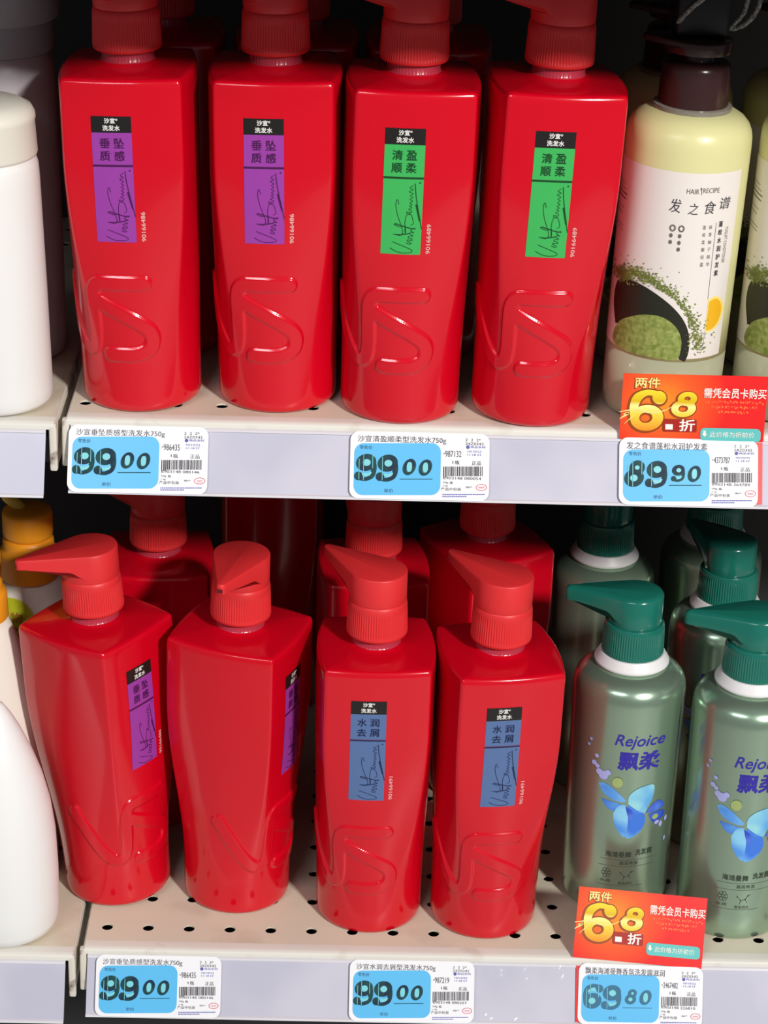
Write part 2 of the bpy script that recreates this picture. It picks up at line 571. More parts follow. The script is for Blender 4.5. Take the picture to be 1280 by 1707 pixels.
def make_shelf(x0, x1, yf, z, hole_x0, label, end_posts):
    root = empty('store_shelf', (x0, yf, z))
    tag(root, label, 'shelf', 'perforated metal store shelves')
    L = lambda vf: ([(a - x0, b - yf, c - z) for a, b, c in vf[0]], vf[1])
    xs, x = [], hole_x0
    while x < x1 - 0.012:
        if x > x0 + 0.006:
            xs.append(x)
        x += 0.030
    ys = [yf + 0.0275 + 0.0375 * k for k in range(11)]
    me = mesh('perforated_top', *L(holed_plate(x0 + 0.001, x1 - 0.001, yf + 0.0105, 0.424, z, xs, ys)), M_SHELF)
    bm = bmesh.new(); bm.from_mesh(me)
    bmesh.ops.recalc_face_normals(bm, faces=bm.faces[:])
    bm.to_mesh(me); bm.free()
    put('perforated_top', me, root)
    # rolled front lip
    prof = [(yf + 0.0105, z), (yf + 0.004, z), (yf + 0.0012, z - 0.0006), (yf, z - 0.002), (yf - 0.0002, z - 0.0046), (yf + 0.003, z - 0.0046)]
    V = [(xx, y, zz) for xx in (x0 + 0.001, x1 - 0.001) for y, zz in prof]
    n = len(prof)
    F = [(k, k + 1, n + k + 1, n + k) for k in range(n - 1)] + [tuple(range(n)), tuple(range(2 * n - 1, n - 1, -1))]
    put('front_lip', mesh('front_lip', *L((V, F)), M_LIP, True, 50), root)
    # underside tray and its side flange
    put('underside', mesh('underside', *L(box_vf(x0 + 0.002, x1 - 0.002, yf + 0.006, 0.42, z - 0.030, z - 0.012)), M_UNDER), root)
    put('side_flange', bevel_mesh('side_flange', L(box_vf(x0, x0 + 0.0022, yf + 0.003, 0.42, z - 0.034, z - 0.0006)), M_WORN, 0.0006), root)
    put('side_flange', bevel_mesh('side_flange', L(box_vf(x1 - 0.0022, x1, yf + 0.003, 0.42, z - 0.034, z - 0.0006)), M_WORN, 0.0006), root)
    # leaning price rail
    ra, rb = (x0 + 0.0035, x1 - 0.0035)
    if end_posts == 'b':
        rb = x1 - 0.006
    zt, zb = z - 0.0046, z - 0.0418
    yy = lambda zz: yf - 0.0004 - (zt - zz) * TILT
    prof = [(yy(zt), zt), (yy(zb), zb), (yy(zb) + 0.0018, zb - 0.0006), (yy(zt) + 0.0018, zt)]
    V = [(xx, a, b) for xx in (ra, rb) for a, b in prof]
    F = [(0, 1, 5, 4), (1, 2, 6, 5), (2, 3, 7, 6), (3, 0, 4, 7), (3, 2, 1, 0), (4, 5, 6, 7)]
    rail = put('price_rail', mesh('price_rail', *L((V, F)), M_RAIL), root)
    for s0, s1, out in ((0.0, 0.0016, 0.0012), (0.0362, 0.0378, 0.0016)):
        za, zc = zt - s0, zt - s1
        prof = [(yy(za), za), (yy(za) - out, za - 0.0003), (yy(zc) - out, zc), (yy(zc) + 0.0008, zc - 0.0006)]
        V = [(xx, a, b) for xx in (ra, rb) for a, b in prof]
        F = [(0, 1, 5, 4), (1, 2, 6, 5), (2, 3, 7, 6), (3, 0, 4, 7), (3, 2, 1, 0), (4, 5, 6, 7)]
        put('rail_edge', mesh('rail_edge', *L((V, F)), M_RAILEDGE), rail)
    # worn bracket ends in the seam
    if end_posts == 'a':
        V, F = box_vf(x0 - 0.0025, x0 + 0.0025, yf + 0.001, yf + 0.006, z - 0.030, z - 0.001)
    else:
        V, F = box_vf(x1 - 0.0045, x1 + 0.0005, yf + 0.001, yf + 0.006, z - 0.030, z - 0.001)
    V = [(a + (0.0015 if end_posts == 'b' else 0.0008) * (z - c) / 0.03, b - (z - c) * 0.35, c) for a, b, c in V]
    put('end_bracket', bevel_mesh('end_bracket', L((V, F)), M_WORN, 0.0012, 3), root)
    return root


make_shelf(-0.1435, 0.700, 0.0, 0.0, -0.1335, 'cream perforated shelf holding the upper row of red and cream pump bottles', 'a')
make_shelf(-0.1435, 0.700, 0.0, ZL, -0.1285, 'cream perforated shelf holding the lower row of red and green bottles', 'a')
make_shelf(-0.1435, 0.700, -0.086, ZT, -0.1285, 'shelf above the top row of red bottles, shading their pumps', 'a')
make_shelf(-1.000, -0.1490, -0.0086, 0.0, -0.997, 'neighbouring shelf end under the white cap bottle', 'b')
make_shelf(-1.000, -0.1490, -0.0086, ZL, -0.987, 'neighbouring lower shelf end under the big white round bottle', 'b')
make_shelf(-1.000, -0.1490, -0.088, ZT, -0.997, 'neighbouring shelf above the grey and white capped bottles', 'b')


# ================================================================ red pump bottle
def smooth(t):
    t = np.clip(t, 0, 1)
    return t * t * (3 - 2 * t)


H_SH = 0.2215


def red_radius(th, z):
    """Radius of the red bottle's flank at angle th (front is -90 degrees) and height z (arrays)."""
    c, s = np.cos(th), np.sin(th)
    a0, b0 = 0.0392, 0.0396
    ell = 1 / np.sqrt((c / a0) ** 2 + (s / b0) ** 2)
    a, b, kf, ks = 0.0425, 0.0445, 2.5, 3.1
    A = kf * c * c
    rf = (-np.abs(s) + np.sqrt(s * s + 4 * A * b)) / np.maximum(2 * A, 1e-9)
    rf = np.where(A < 1e-7, b / np.maximum(np.abs(s), 1e-6), rf)
    A = ks * s * s
    rs = (-np.abs(c) + np.sqrt(c * c + 4 * A * a)) / np.maximum(2 * A, 1e-9)
    rs = np.where(A < 1e-7, a / np.maximum(np.abs(c), 1e-6), rs)
    t = smooth((z - 0.035) / 0.15)
    p = 9 + 80 * t
    m = np.minimum(rf, rs)
    q = m * ((m / rf) ** p + (m / rs) ** p) ** (-1 / p)
    w = smooth((z - 0.012) / 0.160)
    r = ell * (1 - w) + q * w
    return r


def seg_dist(px, py, poly):
    d = np.full(px.shape, 9.0)
    for (x0, y0), (x1, y1) in zip(poly[:-1], poly[1:]):
        dx, dy = x1 - x0, y1 - y0
        t = np.clip(((px - x0) * dx + (py - y0) * dy) / (dx * dx + dy * dy + 1e-15), 0, 1)
        d = np.minimum(d, np.hypot(px - x0 - t * dx, py - y0 - t * dy))
    return d


def c2(pts, sub=8):
    return [(p.x, p.y) for p in catmull([Vector((x, y, 0)) for x, y in pts], sub)]


LOGO = [
    c2([(-0.0655, 0.082), (-0.0555, 0.0685), (-0.0445, 0.053), (-0.0375, 0.0450), (-0.0315, 0.0420), (-0.0262, 0.0452), (-0.0246, 0.055), (-0.0246, 0.070), (-0.0240, 0.0835), (-0.0205, 0.0888), (-0.013, 0.0896), (0.0095, 0.0897)]),
    c2([(-0.0246, 0.0790), (-0.0160, 0.0740), (-0.005, 0.0683), (0.005, 0.0625), (0.0113, 0.0575), (0.0135, 0.0515), (0.0115, 0.0450), (0.0045, 0.0412), (-0.005, 0.0404), (-0.0142, 0.0404)]),
]


def logo_height(s, z):
    d = np.minimum(seg_dist(s, z, LOGO[0]), seg_dist(s, z, LOGO[1]))
    ends = 1.0
    return 0.00145 * (1 - smooth((d - 0.0041) / 0.0011)) * ends


def red_body():
    n = 352
    th = np.linspace(-PI * 1.5, PI * 0.5, n, endpoint=False)
    zs = [0.0, 0.0004, 0.0014, 0.003, 0.005, 0.0075] + list(np.linspace(0.010, 0.030, 9)) + list(np.arange(0.031, 0.0965, 0.00085)) + list(np.linspace(0.099, 0.214, 34)) + [0.2165, 0.2185, 0.2200, 0.2210, H_SH]
    base_in = {0.0: 0.0036, 0.0004: 0.0022, 0.0014: 0.0011, 0.003: 0.0004, 0.005: 0.0001, 0.0075: 0.0}
    top_in = {0.2185: 0.0002, 0.2200: 0.0007, 0.2210: 0.0015, H_SH: 0.0028}
    V, rows = [], 0
    for z in zs:
        r = red_radius(th, np.full(n, z))
        if 0.028 < z < 0.1:
            x, y = r * np.cos(th), r * np.sin(th)
            ds = np.hypot(np.diff(x, append=x[0]), np.diff(y, append=y[0]))
            s = np.concatenate([[0], np.cumsum(ds)[:-1]])
            s0 = np.interp(-PI / 2, th, s)
            r = r + logo_height(s - s0, np.full(n, z))
        ins = base_in.get(z, top_in.get(z, 0.0))
        r = r - ins
        V += list(zip(r * np.cos(th), r * np.sin(th), np.full(n, z)))
        rows += 1
    # shoulder roof up to the neck
    rt = red_radius(th, np.full(n, H_SH)) - 0.0028
    for t, z in ((0.10, 0.2219), (0.3, 0.2224), (0.55, 0.2230), (0.8, 0.2236), (0.95, 0.2242), (1.0, 0.2250)):
        r = rt * (1 - t) + 0.0176 * t
        V += list(zip(r * np.cos(th), r * np.sin(th), np.full(n, z)))
        rows += 1
    F = []
    for i in range(rows - 1):
        for k in range(n):
            k2 = (k + 1) % n
            F.append((i * n + k, i * n + k2, (i + 1) * n + k2, (i + 1) * n + k))
    F.append(tuple(range(n - 1, -1, -1)))
    F.append(tuple((rows - 1) * n + k for k in range(n)))
    return mesh('red_bottle_body', V, F, M_RED, True)


_front_cache = {}
_TH = np.linspace(-PI + 0.05, -0.05, 721)


def on_red(u, v, lift):
    """Point on the front of the red bottle at sideways offset u, height v."""
    k = round(v, 4)
    if k not in _front_cache:
        r = red_radius(_TH, np.full(_TH.shape, v))
        _front_cache[k] = (r * np.cos(_TH), r * np.sin(_TH))
    X, Y = _front_cache[k]
    return (u, float(np.interp(u, X, Y)) - lift, v)


ME_BODY = red_body()
V, F = lathe([(0.0186, 0.2238), (0.0176, 0.2246), (0.0168, 0.2262), (0.0164, 0.2330), (0.0164, 0.240)], 144, rib=(48, 0.0004, 0.2255, 0.236))
ME_NECK = mesh('red_neck', V, F, M_NECK, True, 50)
prof = [(0.0185, 0.2315), (0.0206, 0.2316), (0.0215, 0.2324), (0.0218, 0.2340)] + [(0.0218 - 0.0001 * k, 0.2345 + 0.0026 * k) for k in range(8)] + [(0.02105, 0.2545), (0.0206, 0.2572), (0.0196, 0.2588), (0.0170, 0.2592)]
ME_COLLAR = mesh('ribbed_collar', *lathe(prof, 432, rib=(72, 0.00045, 0.2342, 0.2535)), M_PUMP, True, 50)


def nozzle_mesh(name, material, r=0.0204, reach=0.0505, z0=0.2585, ztop=0.2805, tipw=0.0034, zr=0.2685, ztip=0.2735, drop=0.0, dome=0.0):
    """Pump head with a teardrop nozzle pointing along +x."""
    N = 56
    at = math.acos((r - tipw) / reach)
    out = []
    for k in range(N + 1):
        a = at + (2 * PI - 2 * at) * k / N
        out.append((r * math.cos(a), r * math.sin(a)))
    tip = [(reach + tipw * math.cos(a), tipw * math.sin(a)) for a in np.linspace(-at, at, 7)]
    M = 14
    a, b = Vector(out[-1]), Vector(tip[0])
    side1 = [tuple(a.lerp(b, k / M)) for k in range(1, M)]
    a, b = Vector(tip[-1]), Vector(out[0])
    side2 = [tuple(a.lerp(b, k / M)) for k in range(1, M)]
    ring = out + side1 + tip + side2
    n = len(ring)

    def zbot(x, y):
        d = math.hypot(x, y)
        t = min(max((d - r) / (reach - r), 0), 1)
        if t <= 0.0:
            return z0 + 0.004
        return min(zr, z0 + 0.004 + (zr - z0 - 0.004) * min(1, t / 0.10)) + (ztip - zr) * t - drop * t * t * 0.6

    def ztp(x, y):
        t = min(max((x + r) / (reach + r), 0), 1)
        return ztop - drop * t * t

    def inset(x, y, e):
        d = math.hypot(x, y)
        cx = max(0.0, min(reach * 0.98, x))
        q = Vector((x - cx * (0.96 if x > 0 else 0), y))
        L = q.length
        return (x - q.x / L * min(e, L), y - q.y / L * min(e, L)) if L > 1e-6 else (x, y)

    rows = [[(x, y, zbot(x, y)) for x, y in ring],
            [(x, y, ztp(x, y) - 0.0012 - dome) for x, y in ring],
            [(*inset(x, y, 0.0004 + dome * 0.3), ztp(x, y) - 0.0004 - dome * 0.45) for x, y in ring],
            [(*inset(x, y, 0.0012 + dome * 1.2), ztp(x, y)) for x, y in ring]]
    V = [p for row in rows for p in row]
    F = []
    for i in range(3):
        for k in range(n):
            k2 = (k + 1) % n
            F.append((i * n + k, i * n + k2, (i + 1) * n + k2, (i + 1) * n + k))
    F.append(tuple(range(n - 1, -1, -1)))
    F.append(tuple(3 * n + k for k in range(n)))
    cyl = lathe([(r * 0.97, z0 - 0.001), (r * 0.985, z0), (r, z0 + 0.001), (r, z0 + 0.0062)], 72)
    return mesh(name, *merge((V, F), cyl), material, True, 38)


ME_HEAD = nozzle_mesh('pump_nozzle', M_PUMP)
ME_MOUTH = mesh('nozzle_opening_shade', *box_vf(0.0520, 0.0541, -0.0017, 0.0017, 0.2742, 0.2772), M_PDARK)  # solid dark block at the tip, painted shade in place of a hole


def sign_pt(x, y):
    left = 130 - (y - 690) * 0.077
    return (-0.0185 + (x - left) / 490 * 0.025, 0.1662 - (y - 690) / 920 * 0.0482)


SIGN = [
    ([(180, 1535), (250, 1575), (330, 1592), (430, 1585), (450, 1560), (400, 1530), (300, 1490), (210, 1455)], 0.0004),
    ([(245, 1362), (330, 1362), (425, 1345)], 0.0006),
    ([(225, 1358), (300, 1372), (335, 1362)], 0.0004),
    ([(335, 1368), (342, 1310), (318, 1220), (288, 1120), (272, 1010), (280, 942), (298, 930), (308, 985)], 0.00034),
    ([(242, 1238), (262, 1228), (340, 1252), (420, 1275), (502, 1287)], 0.0006),
    ([(240, 1238), (300, 1262), (345, 1258)], 0.0004),
    ([(372, 1362), (372, 1290), (376, 1200), (392, 1130), (420, 1098), (455, 1112), (474, 1180), (474, 1222), (440, 1242)], 0.00034),
    ([(330, 1345), (375, 1352), (380, 1250)], 0.0003),
    ([(380, 1462), (420, 1480), (440, 1468), (398, 1440), (400, 1425), (452, 1432), (452, 1410), (410, 1400), (420, 1378), (468, 1375), (430, 1345), (445, 1330), (480, 1335), (440, 1305), (460, 1290), (495, 1272)], 0.0004),
    ([(440, 1110), (402, 1092), (405, 1075), (450, 1085), (460, 1060), (425, 1042), (465, 1022), (438, 1002), (470, 985), (443, 962), (478, 942), (447, 918), (480, 896), (452, 872), (486, 850), (440, 822), (490, 800), (452, 776), (494, 745)], 0.00036),
    ([(515, 722), (520, 860), (535, 1000), (555, 1140), (575, 1290)], 0.0005),
    ([(518, 980), (538, 1090), (556, 1190)], 0.0009),
]

LX0, LX1 = -0.0185, 0.0065
VARIANTS = {}


def red_variant(key, panel, ink, chars, number):
    lx = (LX0 + LX1) / 2
    pn = Print().add(rect2d(LX0, LX1, 0.1684, 0.1888, 10, 8), rect2d(LX0, LX1, 0.1178, 0.1672, 10, 16))
    hd = Print().add(rect2d(LX0, LX1, 0.1888, 0.1992, 10, 4))
    ti = Print().add(text('沙宣', lx - 0.0008, 0.19645, h=0.0033, bold=0.025), text('®', lx + 0.0035, 0.1972, h=0.0013, bold=0.02),
                     text('洗发水', lx, 0.1919, h=0.0034, bold=0.022))
    big = Print()
    for ch, dx, z in zip(chars, (-0.0044, 0.0044, -0.0046, 0.0044), (0.1823, 0.1823, 0.1742, 0.1742)):
        big.add(text(ch, lx + dx, z, h=0.0061, w=0.0063, bold=0.016))
    big.add(rect2d(LX0, LX1, 0.1672, 0.1684, 8, 1))
    sg = Print()
    for pts, w in SIGN:
        sg.add(brush([sign_pt(*p) for p in pts], 6, w))
    sg.add(disc(*sign_pt(575, 715), 0.0005))
    nm = Print().add(text(number, 0.0112, 0.1282, h=0.0026, w=0.0195, bold=0.012, rot=PI / 2))
    VARIANTS[key] = [('label_panel', pn.mesh('label_panel', panel, on_red, 0.00025)), ('label_header', hd.mesh('label_header', M_BLACK, on_red, 0.00025)),
                     ('header_lettering', ti.mesh('header_lettering', M_WHITEINK, on_red, 0.0005)), ('lettering', big.mesh('lettering', ink, on_red, 0.0005)),
                     ('signature', sg.mesh('signature', ink, on_red, 0.0005)), ('batch_number', nm.mesh('batch_number', mat('pink_ink', (0.75, 0.45, 0.42), 0.5), on_red, 0.0003))]


red_variant('purple', M_PURPLE, M_PURPLE_INK, '垂坠质感', '90166486')
red_variant('green', M_GREEN, M_GREEN_INK, '清盈顺柔', '90166489')
red_variant('blue', M_BLUE, M_BLUE_INK, '水润去屑', '90166491')


def red_bottle(x, y, z, rot, lean, nozzle, variant, label, group):
    """rot turns the body, lean tips it sideways, nozzle is the world heading of the spout (degrees)."""
    root = empty('shampoo_bottle', (x, y, z + abs(lean) * 0.030))
    root.rotation_euler = (Matrix.Rotation(lean, 3, 'Y') @ Matrix.Rotation(R(rot), 3, 'Z')).to_euler()
    tag(root, label, 'shampoo bottle', group)
    put('body', ME_BODY, root)
    put('neck', ME_NECK, root)
    put('collar', ME_COLLAR, root)
    hd = put('pump_head', ME_HEAD, root, rot=(0, 0, R(nozzle - rot)))
    put('nozzle_opening_shade', ME_MOUTH, hd)
    d = dict(VARIANTS[variant])
    lp = put('label_panel', d['label_panel'], root)
    for k in ('label_header', 'header_lettering', 'lettering', 'signature'):
        put(k, d[k], lp)
    put('batch_number', d['batch_number'], root)
    return root


GU, GL, GB = 'red pump bottles along the upper shelf', 'red pump bottles along the lower shelf', 'red pump bottles in the row behind'
red_bottle(-0.0974, 0.0490, 0, -2, -0.0260, 200, 'purple', 'red shampoo bottle with purple label on upper shelf, beside the white capped bottle', GU)
red_bottle(-0.0076, 0.0536, 0, 0, -0.0135, 190, 'purple', 'purple-labelled red bottle on upper shelf standing next to a green-labelled one', GU)
red_bottle(0.0736, 0.0398, 0, 2, 0.0115, 185, 'green', 'green-labelled red bottle on upper shelf standing next to a purple-labelled one', GU)
red_bottle(0.1603, 0.0392, 0, 5, 0.0280, 190, 'green', 'green-labelled red bottle on upper shelf, touching the olive-topped conditioner bottle', GU)
red_bottle(-0.1262, 0.0890, ZL, 54, -0.0560, 204, 'purple', 'red bottle turned on its corner on lower shelf, purple label still readable', GL)
red_bottle(-0.0366, 0.0840, ZL, 69, 0.0120, 257, 'purple', 'red bottle twisted so far its purple label is almost hidden, spout pointing at viewer', GL)
red_bottle(0.0630, 0.0635, ZL, 2, 0.0030, 135, 'blue', 'blue-labelled red bottle facing front on lower shelf, next to the twisted purple one', GL)
red_bottle(0.1485, 0.0585, ZL, 11, 0.0125, 135, 'blue', 'blue-labelled red bottle on lower shelf, next to the pearly green bottles', GL)
red_bottle(-0.1027, 0.2030, ZL, 184, 0.0, 170, 'purple', 'red bottle in shade behind the corner-turned purple-labelled one', GB)
red_bottle(0.0615, 0.1980, ZL, 186, 0.0, 120, 'blue', 'red bottle in shade behind the front-facing blue-labelled one', GB)
red_bottle(0.1500, 0.2420, ZL, 208, 0.0, 160, 'blue', 'red bottle deep in shade behind the blue-labelled one nearest the green bottles', GB)
red_bottle(-0.0220, 0.3760, ZL, 180, 0.0, 170, 'purple', 'red bottle barely seen at the back of lower shelf between two nearer ones', GB)
GBU = 'red pump bottles at the back of the upper shelf'
red_bottle(-0.0900, 0.1500, 0, 0, 0.0, 180, 'purple', 'red bottle behind the purple-labelled one beside the white bottles, upper shelf', GBU)
red_bottle(0.0000, 0.1520, 0, 0, 0.0, 180, 'purple', 'red bottle behind the second purple-labelled one, upper shelf', GBU)
red_bottle(0.0880, 0.1480, 0, 0, 0.0, 180, 'green', 'red bottle behind the first green-labelled one, upper shelf', GBU)


# ================================================================ pearly green bottle with teal pump
RJ = [(0.0345, 0.0), (0.0372, 0.0006), (0.0388, 0.0024), (0.0396, 0.006), (0.0398, 0.012), (0.0402, 0.07), (0.0408, 0.130), (0.0411, 0.172), (0.0410, 0.178), (0.0404, 0.183), (0.0390, 0.1870), (0.0366, 0.1902), (0.0330, 0.1932), (0.0290, 0.1958), (0.0240, 0.1972)]


def cyl_map(prof):
    zs = [p[1] for p in prof]
    rs = [p[0] for p in prof]

    def f(u, v, lift):
        r = float(np.interp(v, zs, rs))
        if abs(u) > r * 0.999:
            u = math.copysign(r * 0.999, u)
        a = math.asin(u / r)
        return ((r + lift) * math.sin(a), -(r + lift) * math.cos(a), v)
    return f


ME_RJ_BODY = mesh('pearl_body', *lathe(RJ, 128), M_PEARL, True)
ME_RJ_RING = mesh('neck_ring', *lathe([(0.0255, 0.1968), (0.0272, 0.1985), (0.0272, 0.1996), (0.0268, 0.2004), (0.0235, 0.2058), (0.0205, 0.2062)], 96), M_RING, True, 50)
prof = [(0.0200, 0.2050), (0.0216, 0.2052), (0.0224, 0.2060), (0.0226, 0.2072)] + [(0.0226 - 0.0001 * k, 0.2080 + 0.0026 * k) for k in range(8)] + [(0.0216, 0.2282), (0.0208, 0.2298), (0.0180, 0.2302)]
ME_RJ_COLLAR = mesh('teal_collar', *lathe(prof, 432, rib=(72, 0.00045, 0.2075, 0.2270)), M_TEAL, True, 50)
ME_RJ_HEAD = nozzle_mesh('teal_nozzle', M_TEAL, r=0.0196, reach=0.0480, z0=0.2300, ztop=0.2545, tipw=0.0040, zr=0.2400, ztip=0.2425, drop=0.0045, dome=0.0022)


def rj_pt(x, y):
    cx = 501 - (y + 168) * 0.091
    return ((x - cx) / 7661, 0.1484 - (y - 145) * 0.000157)


def rj_text(s, x, y, w, h, **k):
    u, v = rj_pt(x, y)
    return text(s, u, v, w=w / 7661, h=h * 0.000157, **k)


def rj_poly(pts):
    return fan([rj_pt(*p) for p in pts])


def rj_disc(x, y, r, ry=None):
    u, v = rj_pt(x, y)
    return disc(u, v, r / 7661, (ry or r) / 7000)


fm = cyl_map(RJ)
RJ_ART = []
RJ_ART.append(('brand_lettering', Print().add(rj_text('Rejoice', 553, 128, 275, 76, bold=0.012, shear=0.28), rj_text('飘柔', 545, 228, 225, 92, bold=0.03, shear=0.1)).mesh('brand_lettering', M_REJ, fm, 0.0002), None))
RJ_FLOWER = [
    (M_PETAL2, [rj_poly([(335, 445), (400, 452), (455, 468), (410, 498), (370, 490)]), rj_poly([(488, 462), (530, 485), (568, 510), (578, 560), (550, 612), (500, 642), (468, 638), (482, 540)])]),
    (M_PETAL1, [rj_poly([(322, 368), (352, 358), (402, 380), (455, 420), (472, 442), (440, 448), (390, 436), (345, 410)]), rj_poly([(402, 512), (430, 472), (472, 465), (484, 540), (466, 637), (430, 612), (405, 562)])]),
    (M_PETAL3, [rj_poly([(582, 515), (622, 470), (662, 462), (682, 500), (640, 515)]), rj_poly([(598, 525), (650, 520), (682, 530), (675, 562), (620, 572)]), rj_poly([(470, 470), (510, 500), (498, 560), (484, 530)])]),
    (mat('petal_ice_blue', srgb(150, 214, 226), 0.3, noise=(srgb(96, 170, 230), 50, 0.42, 0.64, 1)), [rj_poly([(486, 458), (492, 412), (540, 375), (608, 360), (630, 376), (620, 432), (592, 480), (574, 512), (530, 490)])]),
    (M_PETAL4, [rj_disc(350, 318, 26), rj_disc(328, 305, 18), rj_disc(375, 300, 16), rj_disc(300, 266, 14), rj_disc(318, 278, 12), rj_disc(315, 226, 11), rj_disc(272, 182, 8), rj_disc(285, 150, 8),
                rj_disc(660, 598, 9, 18), rj_disc(688, 580, 7, 16), rj_disc(680, 694, 5, 14), rj_disc(640, 580, 12)]),
    (M_PETAL5, [rj_disc(428, 345, 30), rj_disc(632, 545, 16)]),
]
me = bpy.data.meshes.new('flower_print')
V, F, MI = [], [], []
for i, (mm, vfs) in enumerate(RJ_FLOWER):
    me.materials.append(mm)
    q = Print().add(*vfs).mesh('petals', mm, fm, 0.0002 + 0.00008 * i, 0.004)
    o = len(V)
    V += [tuple(v.co) for v in q.vertices]
    F += [tuple(k + o for k in p.vertices) for p in q.polygons]
    MI += [i] * len(q.polygons)
    bpy.data.meshes.remove(q)
me.from_pydata(V, [], F)
me.polygons.foreach_set('material_index', MI)
RJ_ART.append(('flower_print', me, None))
small = Print().add(rj_text('海滩曼舞', 428, 738, 145, 32, bold=0.01), rj_text('洗发露', 570, 728, 92, 32, bold=0.01), rj_text('滋润秀发', 486, 785, 105, 20))
for y, x0, x1 in ((768, 325, 625), (804, 315, 620), (912, 310, 560)):
    small.add(brush([rj_pt(x0, y), rj_pt((x0 + x1) / 2, y), rj_pt(x1, y)], 4, 0.00022))
for k in range(6):
    a = 2 * PI * k / 6
    x, y = 360 + 17 * math.cos(a), 845 + 17 * math.sin(a)
    u, v = rj_pt(x, y)
    small.add(ring2d((u, v, 0.0016, 0.0018, 0), (u, v, 0.0013, 0.0015, 0), 14))
for x0, y0, x1, y1 in ((440, 840, 460, 862), (460, 862, 485, 855), (485, 855, 500, 835), (500, 835, 515, 830), (460, 862, 452, 882), (485, 855, 495, 876)):
    small.add(brush([rj_pt(x0, y0), rj_pt(x1, y1)], 2, 0.0003))
    small.add(rj_disc(x0, y0, 4))
small.add(rj_text('水润', 350, 888, 60, 17), rj_text('香氛持久', 465, 898, 82, 17))
RJ_ART.append(('small_lettering', small.mesh('small_lettering', M_DARKGREENINK, fm, 0.0002), None))


def pearl_bottle(x, y, z, rot, nozzle, label, first=[None]):
    if first[0] is None:
        root = empty('shampoo_bottle')
        put('body', ME_RJ_BODY, root)
        put('neck_ring', ME_RJ_RING, root)
        put('collar', ME_RJ_COLLAR, root)
        put('pump_head', ME_RJ_HEAD, root)
        for n, me_, _ in RJ_ART:
            put(n, me_, root)
        first[0] = root
    else:
        root = copy_tree(first[0])
    root.location = (x, y, z)
    root.rotation_euler = (0, 0, R(rot))
    for c in root.children:
        if c.name.startswith('pump_head'):
            c.rotation_euler = (0, 0, R(nozzle - rot))
    return tag(root, label, 'shampoo bottle', 'pearly green bottles with teal pumps')


pearl_bottle(0.2500, 0.0930, ZL, -7, 163, 'pearly green bottle with teal pump standing next to the blue-labelled red bottle')
pearl_bottle(0.3340, 0.0650, ZL, -9, 172, 'pearly green bottle with teal pump, cut off by the frame, frontmost of its column')
pearl_bottle(0.2460, 0.2670, ZL, 40, 100, 'shaded pearly green bottle behind the one next to the red bottles')
pearl_bottle(0.3310, 0.1835, ZL, -20, 118, 'pearly green bottle second in the column cut by the frame')
pearl_bottle(0.3380, 0.3060, ZL, 0, 60, 'pearly green bottle at the very back of the column cut by the frame')


# ================================================================ olive conditioner bottle with brown pump
HR = [(0.0330, 0.0), (0.0362, 0.0006), (0.0380, 0.0026), (0.0390, 0.007), (0.0393, 0.014), (0.0396, 0.08), (0.0400, 0.150), (0.0402, 0.182), (0.0400, 0.187), (0.0392, 0.1912), (0.0374, 0.1952), (0.0340, 0.1990), (0.0290, 0.2020), (0.0240, 0.2034)]
hm = cyl_map(HR)
top = [p for p in HR if p[1] >= 0.045]
low = [p for p in HR if p[1] <= 0.045] + [(0.0394, 0.0450)]
ME_HR_TOP = mesh('olive_upper_body', *lathe([(0.0394, 0.0450)] + top, 128), M_OLIVE, True)
ME_HR_LOW = mesh('clear_lower_body', *lathe(low, 128), M_CLEARBASE, True)
ME_HR_RING = mesh('clear_neck_collar', *lathe([(0.0245, 0.2026), (0.0252, 0.2034), (0.0250, 0.2058), (0.0225, 0.2064)], 96), M_SMOKE, True, 50)
ME_HR_COLLAR = mesh('brown_collar', *lathe([(0.0195, 0.2050), (0.0222, 0.2054), (0.0224, 0.2070), (0.0216, 0.2290), (0.0210, 0.2318), (0.0196, 0.2332), (0.0110, 0.2336), (0.0104, 0.2345), (0.0102, 0.2400)], 96), M_BROWN, True, 50)
ME_HR_HEAD = nozzle_mesh('brown_plate_nozzle', M_BROWN, r=0.0212, reach=0.0300, z0=0.2405, ztop=0.2480, tipw=0.0050, zr=0.2435, ztip=0.2440)


def hr_pt(x, y):
    cx = 663 - y * 0.161
    return ((x - cx) / 11900, 0.1714 - (y + 46) * 0.0000881)


def hr_text(s, x, y, w=None, h=None, **k):
    u, v = hr_pt(x, y)
    return text(s, u, v, w=w / 11900 if w else None, h=h * 0.0000881 if h else None, **k)


def hr_poly(pts):
    return fan([hr_pt(*p) for p in pts])


HR_ART = []
z0, z1 = 0.0473, 0.1714
NA = 60
V, F = [], []
for j in range(9):
    z = z0 + (z1 - z0) * j / 8
    r = float(np.interp(z, [p[1] for p in HR], [p[0] for p in HR])) + 0.00022
    for i in range(NA + 1):
        a = R(-150) + (math.asin(0.0347 / 0.04) - R(-150)) * i / NA
        V.append((r * math.sin(a), -r * math.cos(a), z))
F = [(j * (NA + 1) + i, j * (NA + 1) + i + 1, (j + 1) * (NA + 1) + i + 1, (j + 1) * (NA + 1) + i) for j in range(8) for i in range(NA)]
HR_ART.append(('label_panel', mesh('label_panel', V, F, M_PAPERLABEL, True)))
# tea bowl with green powder: solid outlines filled with a constrained triangulation
from mathutils.geometry import tessellate_polygon


def poly(pts, sub=5):
    P = catmull([Vector((x, y, 0)) for x, y in list(pts) + [pts[0]]], sub)[:-1]
    return [(p.x, p.y) for p in P], [tuple(t) for t in tessellate_polygon([P])]


def hr_shape(pts, sub=5):
    return poly([hr_pt(*p) for p in pts], sub)


